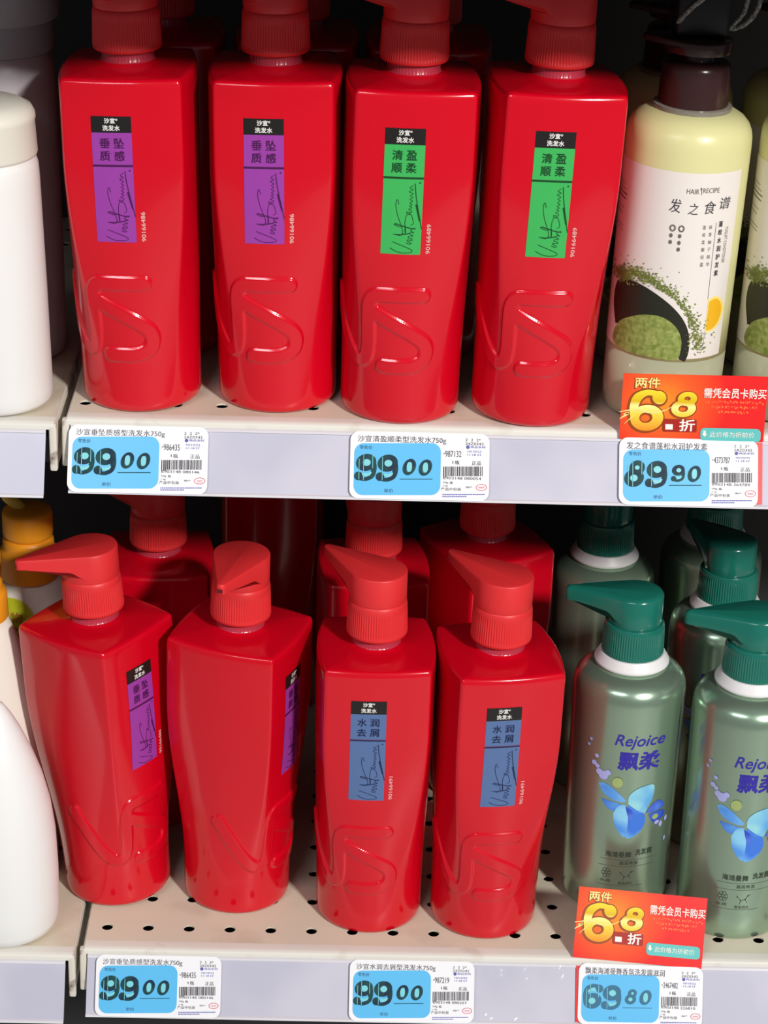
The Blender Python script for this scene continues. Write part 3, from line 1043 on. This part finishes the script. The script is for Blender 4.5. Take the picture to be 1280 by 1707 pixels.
HR_ART.append(('bowl_print', Print().add(hr_shape([(66, 1205), (62, 1050), (92, 905), (150, 838), (250, 825), (370, 860), (500, 940), (590, 1040), (632, 1150), (632, 1270), (604, 1360), (560, 1366), (330, 1200), (90, 1195)])).mesh('bowl_print', M_BOWL, hm, 0.00042, 0.004)))
rng = random.Random(5)
pw = Print().add(hr_shape([(60, 1240), (110, 1160), (190, 1100), (290, 1055), (400, 1040), (480, 1062), (545, 1120), (574, 1200), (566, 1290), (520, 1366), (300, 1368), (80, 1366), (40, 1320)]))
rim = [(110, 835), (170, 790), (240, 760), (330, 775), (420, 810), (510, 870), (590, 960), (650, 1060), (680, 1180), (690, 1290)]
pw2 = Print()
for k in range(1500):
    t = rng.random() ** 1.2 * (len(rim) - 1.001)
    i = int(t)
    x = rim[i][0] + (rim[i + 1][0] - rim[i][0]) * (t - i)
    y = rim[i][1] + (rim[i + 1][1] - rim[i][1]) * (t - i)
    spread = 24 + 62 * rng.random() ** 2
    x += rng.gauss(10, spread * 0.7)
    y += rng.gauss(-6 if t < 4 else 0, spread * 0.62)
    if (x - 345) ** 2 / 290 ** 2 + (y - 1130) ** 2 / 300 ** 2 < 1.0 or y > 1355:
        continue
    u, v = hr_pt(x, y)
    (pw if rng.random() < 0.6 else pw2).add(disc(u, v, rng.uniform(0.0002, 0.0008), rng.uniform(0.0002, 0.0007), 6, rng.random() * 3))
HR_ART.append(('powder_print', pw.mesh('powder_print', M_POWDER, hm, 0.0006, 0.004)))
HR_ART.append(('powder_speck_print', pw2.mesh('powder_speck_print', M_POWDER2, hm, 0.0007)))
HR_ART.append(('citrus_rim_print', Print().add(hr_poly([(795, 905), (850, 892), (890, 925), (900, 1000), (875, 1090), (830, 1145), (775, 1165), (757, 1150), (775, 1030)])).mesh('citrus_rim_print', M_ORANGERIM, hm, 0.00045, 0.004)))
HR_ART.append(('citrus_print', Print().add(hr_poly([(800, 925), (846, 908), (876, 938), (884, 1000), (862, 1080), (822, 1132), (778, 1148), (766, 1135), (782, 1030)])).mesh('citrus_print', M_ORANGE, hm, 0.0006, 0.004)))
tx = Print().add(hr_text('HAIR', 720, 86, 92, 36), hr_text('RECIPE', 855, 78, 120, 36), brush([hr_pt(782, 60), hr_pt(783, 85), hr_pt(782, 110)], 4, 0.0003))
tx.add(disc(*hr_pt(782, 66), 0.0005, 0.0009))
tx.add(hr_text('YOGURT CONDITIONER', 934, 500, 290, 20, rot=-PI / 2))
for cx_, y0_, ch_n in ((547, 365, 3), (612, 365, 4)):
    tx.add(ring2d((*hr_pt(cx_ + 8, 366), 0.0020, 0.0023, 0), (*hr_pt(cx_ + 8, 366), 0.0011, 0.0013, 0), 16))
    for k in range(1, ch_n):
        tx.add(disc(*hr_pt(cx_ - 8 * k, 372 + 50 * k), 0.0011, 0.0014, 12))
tx.add(brush([hr_pt(880, 320), hr_pt(835, 600), hr_pt(790, 900)], 6, 0.0002), brush([hr_pt(755, 1160), hr_pt(745, 1210), hr_pt(738, 1260)], 4, 0.0002))
for k, ch in enumerate('抹茶柚子精华'):
    tx.add(hr_text(ch, 836 - 7 * k, 352 + 56 * k, 24, 30))
for k, ch in enumerate('蓬松柔顺轻盈'):
    tx.add(hr_text(ch, 790 - 7 * k, 352 + 56 * k, 24, 30))
HR_ART.append(('small_lettering', tx.mesh('small_lettering', M_GREYINK, hm, 0.0005)))
tb = Print()
for ch, (x, y), s in zip('发之食谱', ((583, 200), (715, 215), (840, 205), (950, 180)), (88, 74, 84, 78)):
    tb.add(hr_text(ch, x, y, s, s * 1.15, shear=0.12))
for k, ch in enumerate('蓬松水润护发素'):
    tb.add(hr_text(ch, 912 - 9 * k, 335 + 62 * k, 28, 42, bold=0.02))
# boxed notes on the label's flank
for k, (x0, y0, w_) in enumerate(((150, 130, 70), (168, 170, 60), (166, 205, 66), (160, 240, 60), (140, 310, 60), (135, 350, 50), (128, 440, 60), (122, 470, 60))):
    tb.add(brush([hr_pt(x0 - 20, y0), hr_pt(x0 + 10, y0 + 6), hr_pt(x0 + w_ - 15, y0 + 16)], 4, 0.0006 if 2 <= k <= 3 else 0.0003))
HR_ART.append(('lettering', tb.mesh('lettering', M_TEXT, hm, 0.0005)))


def conditioner(x, y, z, rot, nozzle, lean, label, first=[None]):
    if first[0] is None:
        root = empty('conditioner_bottle')
        put('upper_body', ME_HR_TOP, root)
        put('lower_body', ME_HR_LOW, root)
        put('neck_collar', ME_HR_RING, root)
        put('collar', ME_HR_COLLAR, root)
        put('pump_head', ME_HR_HEAD, root)
        lp = None
        for n, me_ in HR_ART:
            o = put(n, me_, root if lp is None else lp)
            lp = lp or o
        first[0] = root
    else:
        root = copy_tree(first[0])
    root.location = (x, y, z + abs(lean) * 0.03)
    root.rotation_euler = (Matrix.Rotation(lean, 3, 'Y') @ Matrix.Rotation(R(rot), 3, 'Z')).to_euler()
    for c in root.children:
        if c.name.startswith('pump_head'):
            c.rotation_euler = (0, 0, R(nozzle - rot))
    return tag(root, label, 'conditioner bottle', 'olive conditioner bottles with brown pumps')


conditioner(0.2480, 0.0475, 0, -8, 172, 0.026, 'olive and white conditioner bottle with brown pump, beside the green-labelled red bottle')
conditioner(0.3350, 0.0500, 0, -9, 176, 0.026, 'olive and white conditioner bottle cut off by the edge of the frame, upper shelf')
conditioner(0.2500, 0.1420, 0, -5, 180, 0.02, 'olive conditioner bottle in deep shade behind the fully visible one')
conditioner(0.3380, 0.1450, 0, -5, 180, 0.02, 'olive conditioner bottle in deep shade behind the one cut by the frame')

# security tag with a braided cord on the pump
st = empty('security_tag', (0.2540, 0.0500, 0.2486))
tag(st, 'black security tag with grey braided cord sitting on the brown pump', 'security tag')
put('tag_body', bevel_mesh('tag_body', box_vf(-0.016, 0.018, -0.010, 0.016, 0.0, 0.030), M_TAGBOX, 0.004, 3), st)
put('cord', mesh('cord', *tube([(-0.0145, -0.004, 0.008), (-0.0135, -0.010, 0.0120), (-0.009, -0.011, 0.018), (-0.002, -0.0115, 0.0245), (0.006, -0.010, 0.031), (0.016, -0.004, 0.038), (0.030, 0.002, 0.039), (0.037, 0.003, 0.030), (0.0360, 0.002, 0.0185), (0.031, 0.002, 0.0095), (0.0235, 0.002, 0.0050), (0.0172, 0.002, 0.0050)], 0.0016, 10, 7), M_CORD, True), st)
put('cord', mesh('cord', *tube([(0.0172, -0.001, 0.0040), (0.0225, 0.0, 0.0090), (0.0275, 0.001, 0.0160), (0.029, 0.002, 0.026), (0.026, 0.001, 0.033)], 0.0015, 10, 7), M_CORD, True), st)

# ================================================================ neighbours on the other shelf unit
# white bottle with a wide cream cap
wb = empty('lotion_bottle', (-0.1905, 0.0290, 0.0008))
wb.rotation_euler = (0, -0.020, 0)
tag(wb, 'white lotion bottle with wide cream cap on neighbouring upper shelf, beside red bottle', 'lotion bottle')
put('body', mesh('body', *lathe([(0.029, 0.0), (0.0335, 0.001), (0.0352, 0.004), (0.0358, 0.010), (0.0356, 0.08), (0.0350, 0.150), (0.0346, 0.160), (0.0330, 0.1650), (0.0300, 0.1668)], 96), M_WHITE, True), wb)
put('cap', mesh('cap', *lathe([(0.0320, 0.1650), (0.0340, 0.1660), (0.0346, 0.1680), (0.0338, 0.1880), (0.0344, 0.1895), (0.0342, 0.1925), (0.0322, 0.1965), (0.0260, 0.2000), (0.0130, 0.2018), (0.002, 0.2022)], 96), M_CREAM, True, 60), wb)
# shaded jar bottle behind it
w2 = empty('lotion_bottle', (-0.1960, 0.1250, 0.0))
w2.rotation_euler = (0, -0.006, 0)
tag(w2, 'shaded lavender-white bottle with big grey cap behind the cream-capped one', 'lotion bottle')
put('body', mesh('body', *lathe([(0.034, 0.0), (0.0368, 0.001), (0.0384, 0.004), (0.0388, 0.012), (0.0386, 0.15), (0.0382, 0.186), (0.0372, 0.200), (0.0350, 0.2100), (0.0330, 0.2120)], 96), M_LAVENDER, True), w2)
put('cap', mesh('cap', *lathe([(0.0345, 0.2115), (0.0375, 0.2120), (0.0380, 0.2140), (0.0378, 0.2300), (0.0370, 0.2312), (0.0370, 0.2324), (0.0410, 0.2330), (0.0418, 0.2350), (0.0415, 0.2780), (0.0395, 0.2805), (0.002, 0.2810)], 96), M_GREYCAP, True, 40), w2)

# big white round-shouldered bottle
bw = empty('lotion_bottle', (-0.2035, 0.0300, ZL))
tag(bw, 'big plain white bottle with rounded shoulder at the front of neighbouring lower shelf', 'lotion bottle')
put('body', mesh('body', *lathe([(0.026, 0.0), (0.0330, 0.0012), (0.0370, 0.0045), (0.0388, 0.010), (0.0397, 0.025), (0.0400, 0.050), (0.0390, 0.080), (0.0362, 0.104), (0.0312, 0.126), (0.0245, 0.146), (0.0172, 0.164), (0.0112, 0.176), (0.0060, 0.184), (0.0010, 0.1875)], 96), mat('bright_white_plastic', (0.84, 0.84, 0.83), 0.35), True), bw)


def amber_bottle(x, y, rot, label, prof, sticker):
    if label:
        root = empty('lotion_bottle')
        WIDE = [(0.046, 0.0), (0.0500, 0.0012), (0.0520, 0.005), (0.0525, 0.015), (0.0522, 0.046), (0.0500, 0.090), (0.0460, 0.138), (0.0420, 0.172), (0.0380, 0.194), (0.0330, 0.207), (0.0270, 0.2135), (0.0205, 0.2165)]
        prof = prof or WIDE
        put('body', mesh('body', *lathe(prof, 112, sy=0.62), M_IVORY, True), root)
        put('collar', mesh('collar', *lathe([(0.0205, 0.2145), (0.0222, 0.2150), (0.0226, 0.2170), (0.0222, 0.2330), (0.0214, 0.2360), (0.0196, 0.2375), (0.0190, 0.2390), (0.0192, 0.2440), (0.0180, 0.2465), (0.0168, 0.2472)], 96), M_AMBER, True, 50), root)
        hd = put('pump_head', mesh('pump_head', *lathe([(0.0150, 0.2460), (0.0168, 0.2466), (0.0184, 0.2490), (0.0187, 0.2510), (0.0186, 0.2655), (0.0178, 0.2680), (0.0150, 0.2696), (0.002, 0.2702)], 96), M_AMBER, True, 50), root)
        put('spout', mesh('spout', *tube([(-0.004, 0.000, 0.266), (-0.010, 0.003, 0.2725), (-0.016, 0.005, 0.2790), (-0.023, 0.006, 0.2840)], 0.0050, 14, 5), M_AMBERSPOUT, True), hd)

        def sm(u, v, lift):
            r = float(np.interp(v, [p[1] for p in prof], [p[0] for p in prof]))
            a = math.asin(max(-0.99, min(0.99, u / r)))
            return ((r + lift) * math.sin(a), -(r * 0.62 + lift) * math.cos(a), v + lift * 0.4)
        P1 = Print()
        cx_, cy_, rr = -0.0115, 0.184, 0.0185
        for k in range(1, 8):
            P1.add(ring2d((cx_, cy_, rr * k / 7, rr * k / 7 * 1.1, 0), (cx_, cy_, rr * (k - 1) / 7 + 1e-5, rr * (k - 1) / 7 * 1.1 + 1e-5, 0), 36))
        if sticker:
            lb = put('round_sticker', P1.mesh('round_sticker', M_LIME, sm, 0.0005), root)
            put('sticker_lettering', Print().add(text('植物', cx_ - 0.0005, cy_ + 0.0055, h=0.0085, bold=0.01), text('精萃', cx_ + 0.000, cy_ - 0.0065, h=0.0085, bold=0.01)).mesh('sticker_lettering', M_BROWNINK, sm, 0.0009), lb)
    root.location = (x, y, ZL)
    root.rotation_euler = (0, 0, R(rot))
    return tag(root, label, 'lotion bottle', 'ivory bottles with amber pumps')


amber_bottle(-0.1975, 0.1750, 0, 'ivory bottle with amber pump and round lime sticker, behind the big white bottle', None, True)
amber_bottle(-0.2260, 0.1050, 4, 'ivory bottle mostly hidden between the big white bottle and the lime-sticker one',
             [(0.046, 0.0), (0.0500, 0.0012), (0.0520, 0.005), (0.0525, 0.015), (0.0520, 0.046), (0.0480, 0.090), (0.0410, 0.138), (0.0345, 0.172), (0.0285, 0.197), (0.0235, 0.211), (0.0205, 0.2165)], False)


# ================================================================ price tags
TAG_W, TAG_H = 0.0905, 0.0440
TU = lambda x: (x - 645) / 13150
TV = lambda x, y: -(y - 0.022 * (x - 645) - 312) / 12270
tp = lambda x, y: (TU(x), TV(x, y))
tmap = lambda vf: ([tp(x, y) for x, y in vf[0]], vf[1])


def ttext(s, x0, x1, y, h, **k):
    return text(s, *tp((x0 + x1) / 2, y), w=(x1 - x0) / 13150, h=h / 12270, **k)


ME_TAGCARD = None


def price_tag(x, z, yf, title, big, cents, code, bars, faded, label, skew=0.0):
    global ME_TAGCARD
    ang = math.atan(TILT)
    # local frame: x along the rail, z up the slope, -y out of the face
    s = 0.0218
    zt = z - 0.0046
    cz = zt - s * math.cos(ang)
    cy = yf - 0.0004 - s * math.sin(ang)
    root = empty('price_tag', (x, cy - 0.0021 * math.cos(ang), cz + 0.0021 * math.sin(ang)))
    root.rotation_euler = (Matrix.Rotation(-ang, 3, 'X') @ Matrix.Rotation(skew, 3, 'Y')).to_euler()
    tag(root, label, 'price tag', 'price tags on the shelf rails')
    if ME_TAGCARD is None:
        v, f = roundrect(-TAG_W / 2, TAG_W / 2, -TAG_H / 2, TAG_H / 2, 0.0058)
        n = len(v)
        V = [(a, -0.0003, b) for a, b in v] + [(a, 0.0003, b) for a, b in v]
        F = [tuple(range(n)), tuple(range(2 * n - 1, n - 1, -1))] + [(k, n + k, n + (k + 1) % n, (k + 1) % n) for k in range(n)]
        ME_TAGCARD = (mesh('tag_card', V, F, M_TAG), Print().add(tmap(roundrect(85, 825, 128, 545, 78))).mesh('price_panel', M_TAGBLUE, flat_xz, 0.0005))
    put('tag_card', ME_TAGCARD[0], root)
    pp = put('price_panel', ME_TAGCARD[1], root)
    ink = M_TAGFADED if faded else M_TAGINK
    pr, ct = Print(), Print()
    for d, cx_, cy_, sc in ((big[0], 188, 322, 1.0), (big[1], 372, 328, 1.0), (cents[0], 557, 320, 0.63), (cents[1], 694, 325, 0.63)):
        a, b = DIG[d](cx_, cy_, sc)
        for q in a:
            pr.add(tmap(q))
        for q in b:
            ct.add(tmap(q))
    pr.add(tmap(rect2d(478, 757, 414, 420)))
    put('price_digits', pr.mesh('price_digits', ink, flat_xz, 0.0008), pp)
    # pale streaks that the printer left through the digits
    for xx, y0, y1 in ((128, 255, 420), (166, 215, 425), (243, 225, 330), (327, 240, 425)):
        ct.add(tmap(rect2d(xx - 2, xx + 3, y0, y1)))
    put('price_counters', ct.mesh('price_counters', M_TAGCOUNTER, flat_xz, 0.0010), pp)
    put('small_lettering', Print().add(ttext('零售价', 130, 240, 162, 32), ttext('单价', 345, 425, 510, 32)).mesh('small_lettering', M_TINYBLUE, flat_xz, 0.0008), pp)
    k = Print()
    k.add(ttext(title, 112, min(872, 112 + 63 * (len(title) if '7' not in title else len(title) - 2)), 102, 60))
    k.add(ttext(code, 862, 1000, 215, 50), ttext('*', 845, 860, 212, 16), ttext('1', 925, 931, 282, 22), ttext('瓶', 945, 985, 284, 32), ttext('正品', 1090, 1170, 290, 32))
    k.add(ttext(bars, 848, 1172, 411, 22), ttext('750g', 845, 892, 446, 18), ttext('瓶', 905, 932, 446, 20), ttext('广州', 845, 885, 472, 16), ttext('产品中包装', 832, 1002, 497, 26), ttext('国产', 1045, 1100, 482, 14))
    k.add(ttext('2  2  2*', 1033, 1165, 103, 22), ttext('24Z0342', 1033, 1190, 134, 22))
    rg = random.Random(int(code))
    xx = 846
    while xx < 1186:
        w_ = rg.choice((4, 4, 6, 8, 11))
        k.add(tmap(rect2d(xx, min(xx + w_, 1188), 316, 394 if xx > 880 else 402)))
        xx += w_ + rg.choice((4, 5, 7, 9))
    put('lettering', k.mesh('lettering', M_TEXT, flat_xz, 0.0006), root)
    b = Print()
    b.add(tmap(disc(1055, 160, 15)))
    b.add(ttext('商品条码', 1078, 1205, 160, 20), ttext('10/10/22', 1052, 1172, 196, 16), ttext('11:18 ST', 1052, 1172, 222, 16))
    for yy_, xa, xb in ((540, 845, 1190), (556, 845, 1040)):
        x_ = xa
        while x_ < xb:
            w_ = rg.choice((9, 13, 16))
            b.add(tmap(rect2d(x_, x_ + w_, yy_ - 4, yy_ + 4)))
            x_ += w_ + 4
    put('blue_lettering', b.mesh('blue_lettering', M_BLUEINK, flat_xz, 0.0006), root)
    put('red_stamp', Print().add(tmap(ring2d((1176, 484, 47, 27, 0), (1176, 484, 42, 22, 0))), tmap(rect2d(1150, 1202, 480, 484)), tmap(rect2d(1155, 1197, 489, 492))).mesh('red_stamp', M_REDINK, flat_xz, 0.0006), root)
    return root


price_tag(-0.0955, 0, 0, '沙宣垂坠质感型洗发水750g', '99', '00', '986435', '6903148 080146', False, 'blue and white 99.00 price tag at the upper rail end, under purple-labelled bottles')
price_tag(0.0872, 0, 0, '沙宣清盈顺柔型洗发水750g', '99', '00', '987132', '6903148 080054', False, 'blue and white 99.00 price tag on upper rail, under green-labelled bottles')
price_tag(0.2622, 0, 0, '发之食谱蓬松水润护发素', '89', '90', '4373787', '6903148 364789', False, 'blue and white 89.90 price tag under the red promotion card')
price_tag(-0.0880, ZL, 0, '沙宣垂坠质感型洗发水750g', '99', '00', '986435', '6903148 080146', False, 'blue and white 99.00 price tag at the lower rail end, under twisted bottles')
price_tag(0.0955, ZL, 0, '沙宣水润去屑型洗发水750g', '99', '00', '987219', '6903148 080207', False, 'blue and white 99.00 price tag on lower rail, under blue-labelled bottles')
price_tag(0.2615, ZL, 0, '飘柔海滩曼舞香氛洗发露滋润', '69', '80', '2467482', '6903148 226810', True, 'blue and white faded 69.80 price tag under the tilted red promotion card', 0.02)


# wrinkled clear sleeve left over on the lower rail
V, F = [], []
NX, NZ = 90, 24
ang = math.atan(TILT)
for j in range(NZ + 1):
    for i in range(NX + 1):
        u, v = i / NX, j / NZ
        wv = 0.0007 * math.sin(u * 16 + 3.0 * math.sin(v * 3) + math.sin(u * 37) * 0.8) * math.exp(-((v - 0.86 - 0.05 * math.sin(u * 9)) / 0.10) ** 2) + 0.0003 * math.sin(u * 21 + v * 5)
        wv += 0.0006 * math.exp(-((v - 0.06) / 0.05) ** 2) * math.sin(u * 25)
        V.append((u * 0.071, -0.0012 - wv, v * 0.0400))
for j in range(NZ):
    for i in range(NX):
        k = j * (NX + 1) + i
        F.append((k, k + 1, k + NX + 2, k + NX + 1))
film = put('film_sleeve', mesh('film_sleeve', V, F, mat('clear_film', (0.92, 0.92, 0.96), 0.12, alpha=0.10), True))
film.location = (0.1425, -0.0004 - 0.0412 * math.sin(ang), ZL - 0.0046 - 0.0412 * math.cos(ang))
film.rotation_euler = (-ang, 0, 0)
tag(film, 'wrinkled clear film sleeve on the lower rail between two price tags', 'film sleeve')


# ================================================================ promotion cards
CW, CH = 0.0940, 0.0445
cp = lambda x, y: ((x - 110 + (y - 75) * 0.055) / 12400 - CW / 2, CH / 2 - (y - 75) / 12550)
cmap = lambda vf: ([cp(x, y) for x, y in vf[0]], vf[1])


def ctext(s, cx_, cy_, w_, h_, **k):
    return text(s, *cp(cx_, cy_), w=w_ / 12400, h=h_ / 12550, **k)


def make_card():
    root = empty('promotion_card')
    V, F = box_vf(-CW / 2, CW / 2, -0.0002, 0.0002, -CH / 2, CH / 2)
    put('card_sheet', mesh('card_sheet', V, F, M_CARDRED), root)
    six = lambda e: [xf(q, lambda x, y: (320 + x * 1.55 - 20, 385 + y * 1.62)) for q in digit6(0, 0, 1.0, e)[0]]
    eight = lambda e: [xf(q, lambda x, y: (607 + x * 1.18, 325 + y * 1.02)) for q in digit8(0, 0, 1.0, e)[0]]
    d = Print()
    for q in six(10) + eight(11):
        d.add(cmap(xf(q, lambda x, y: (x - 5, y + 5))))
    d.add(ctext('两件', 302, 154, 206, 96, bold=0.045))
    d.add(cmap(roundrect(425, 705, 452, 565, 16)))
    put('dark_outline_print', d.mesh('dark_outline_print', M_GOLDEDGE, flat_xz, 0.0004), root)
    g = Print()
    for q in six(0) + eight(0):
        g.add(cmap(q))
    put('gold_digits_print', g.mesh('gold_digits_print', M_GOLD, flat_xz, 0.0006), root)
    y = Print().add(ctext('两件', 305, 148, 200, 86, bold=0.02))
    y.add(cmap(brush([(80, 460, 4), (150, 410, 22), (110, 420, 6)], 6)), cmap(brush([(80, 400, 6), (210, 378, 12), (330, 402, 14), (430, 385, 8), (530, 330, 3)], 6)), cmap(brush([(120, 500, 3), (180, 440, 8), (210, 400, 3)], 6)))
    put('pale_print', y.mesh('pale_print', M_CARDYELLOW, flat_xz, 0.0008), root)
    put('red_print', Print().add(cmap(roundrect(432, 700, 458, 560, 14))).mesh('red_print', M_CARDDARK, flat_xz, 0.0006), root)
    w = Print().add(ctext('折', 625, 503, 122, 98, bold=0.02), cmap(rect2d(450, 510, 496, 542)), ctext('需凭会员卡购买', 1008, 222, 500, 84, bold=0.012))
    put('white_lettering', w.mesh('white_lettering', M_CARDWHITE, flat_xz, 0.0009), root)
    o = Print()
    fr = random.Random(11)
    for yy_, xa, xb in ((296, 765, 1225), (338, 820, 1175), (380, 870, 1110)):
        xx = xa
        k = 0
        while xx < xb:
            for _ in range(5):
                x_, y_ = xx + fr.uniform(0, 15), yy_ + fr.uniform(-10, 8)
                o.add(cmap(rect2d(x_, x_ + fr.choice((3, 12)), y_, y_ + fr.choice((3, 3, 11)))))
            xx += 25
    put('fine_print', o.mesh('fine_print', M_CARDORANGE, flat_xz, 0.0004), root)
    put('teal_tab_print', Print().add(cmap(roundrect(735, 1222, 522, 636, 36))).mesh('teal_tab_print', M_CARDTEAL, flat_xz, 0.0006), root)
    t = Print().add(ctext('此价格为折前价', 990, 575, 362, 48), cmap(rect2d(757, 777, 545, 575)), cmap(([(745, 572), (790, 572), (768, 598)], [(0, 1, 2)])), )
    put('tab_lettering', t.mesh('tab_lettering', M_CARDWHITE, flat_xz, 0.0009), root)
    return root


def place_card(o, x, z, lean, skew, fx0, fx1, label, up=0.0):
    """Stands the card behind the rail; its tail runs down the rail behind the price tag."""
    h = CH / 2
    o.location = (x, -0.0022 + (h + up) * math.sin(lean), z - 0.0042 + (h + up) * math.cos(lean))
    o.rotation_euler = (Matrix.Rotation(-lean, 3, 'X') @ Matrix.Rotation(skew, 3, 'Y')).to_euler()
    if up:
        V, F = box_vf(-CW / 2, CW / 2, -0.0002, 0.0002, -CH / 2 - up + 0.0022, CH / 2)
        for c in o.children:
            if c.name.startswith('card_sheet'):
                c.data = mesh('card_sheet', V, F, M_CARDRED)
    ang = math.atan(TILT)
    V, F = box_vf(fx0, fx1, -0.0001, 0.0001, -0.0405, 0.0)
    f = put('card_tail', mesh('card_tail', V, F, M_CARDRED), o)
    f.matrix_parent_inverse = o.matrix_basis.inverted()
    f.location = (0, -0.0021, z - 0.0048)
    f.rotation_euler = (-ang, 0, 0)
    tag(o, label, 'promotion card', 'red discount cards')


card = make_card()
card2 = copy_tree(card)
place_card(card, 0.2638, 0, R(4), 0.0, 0.222, 0.3105, 'red discount card standing behind the 89.90 price tag in front of conditioner')
place_card(card2, 0.2610, ZL, R(27), R(4.2), 0.2148, 0.300, 'red discount card tilted behind the 69.80 price tag in front of green bottles', 0.0090)
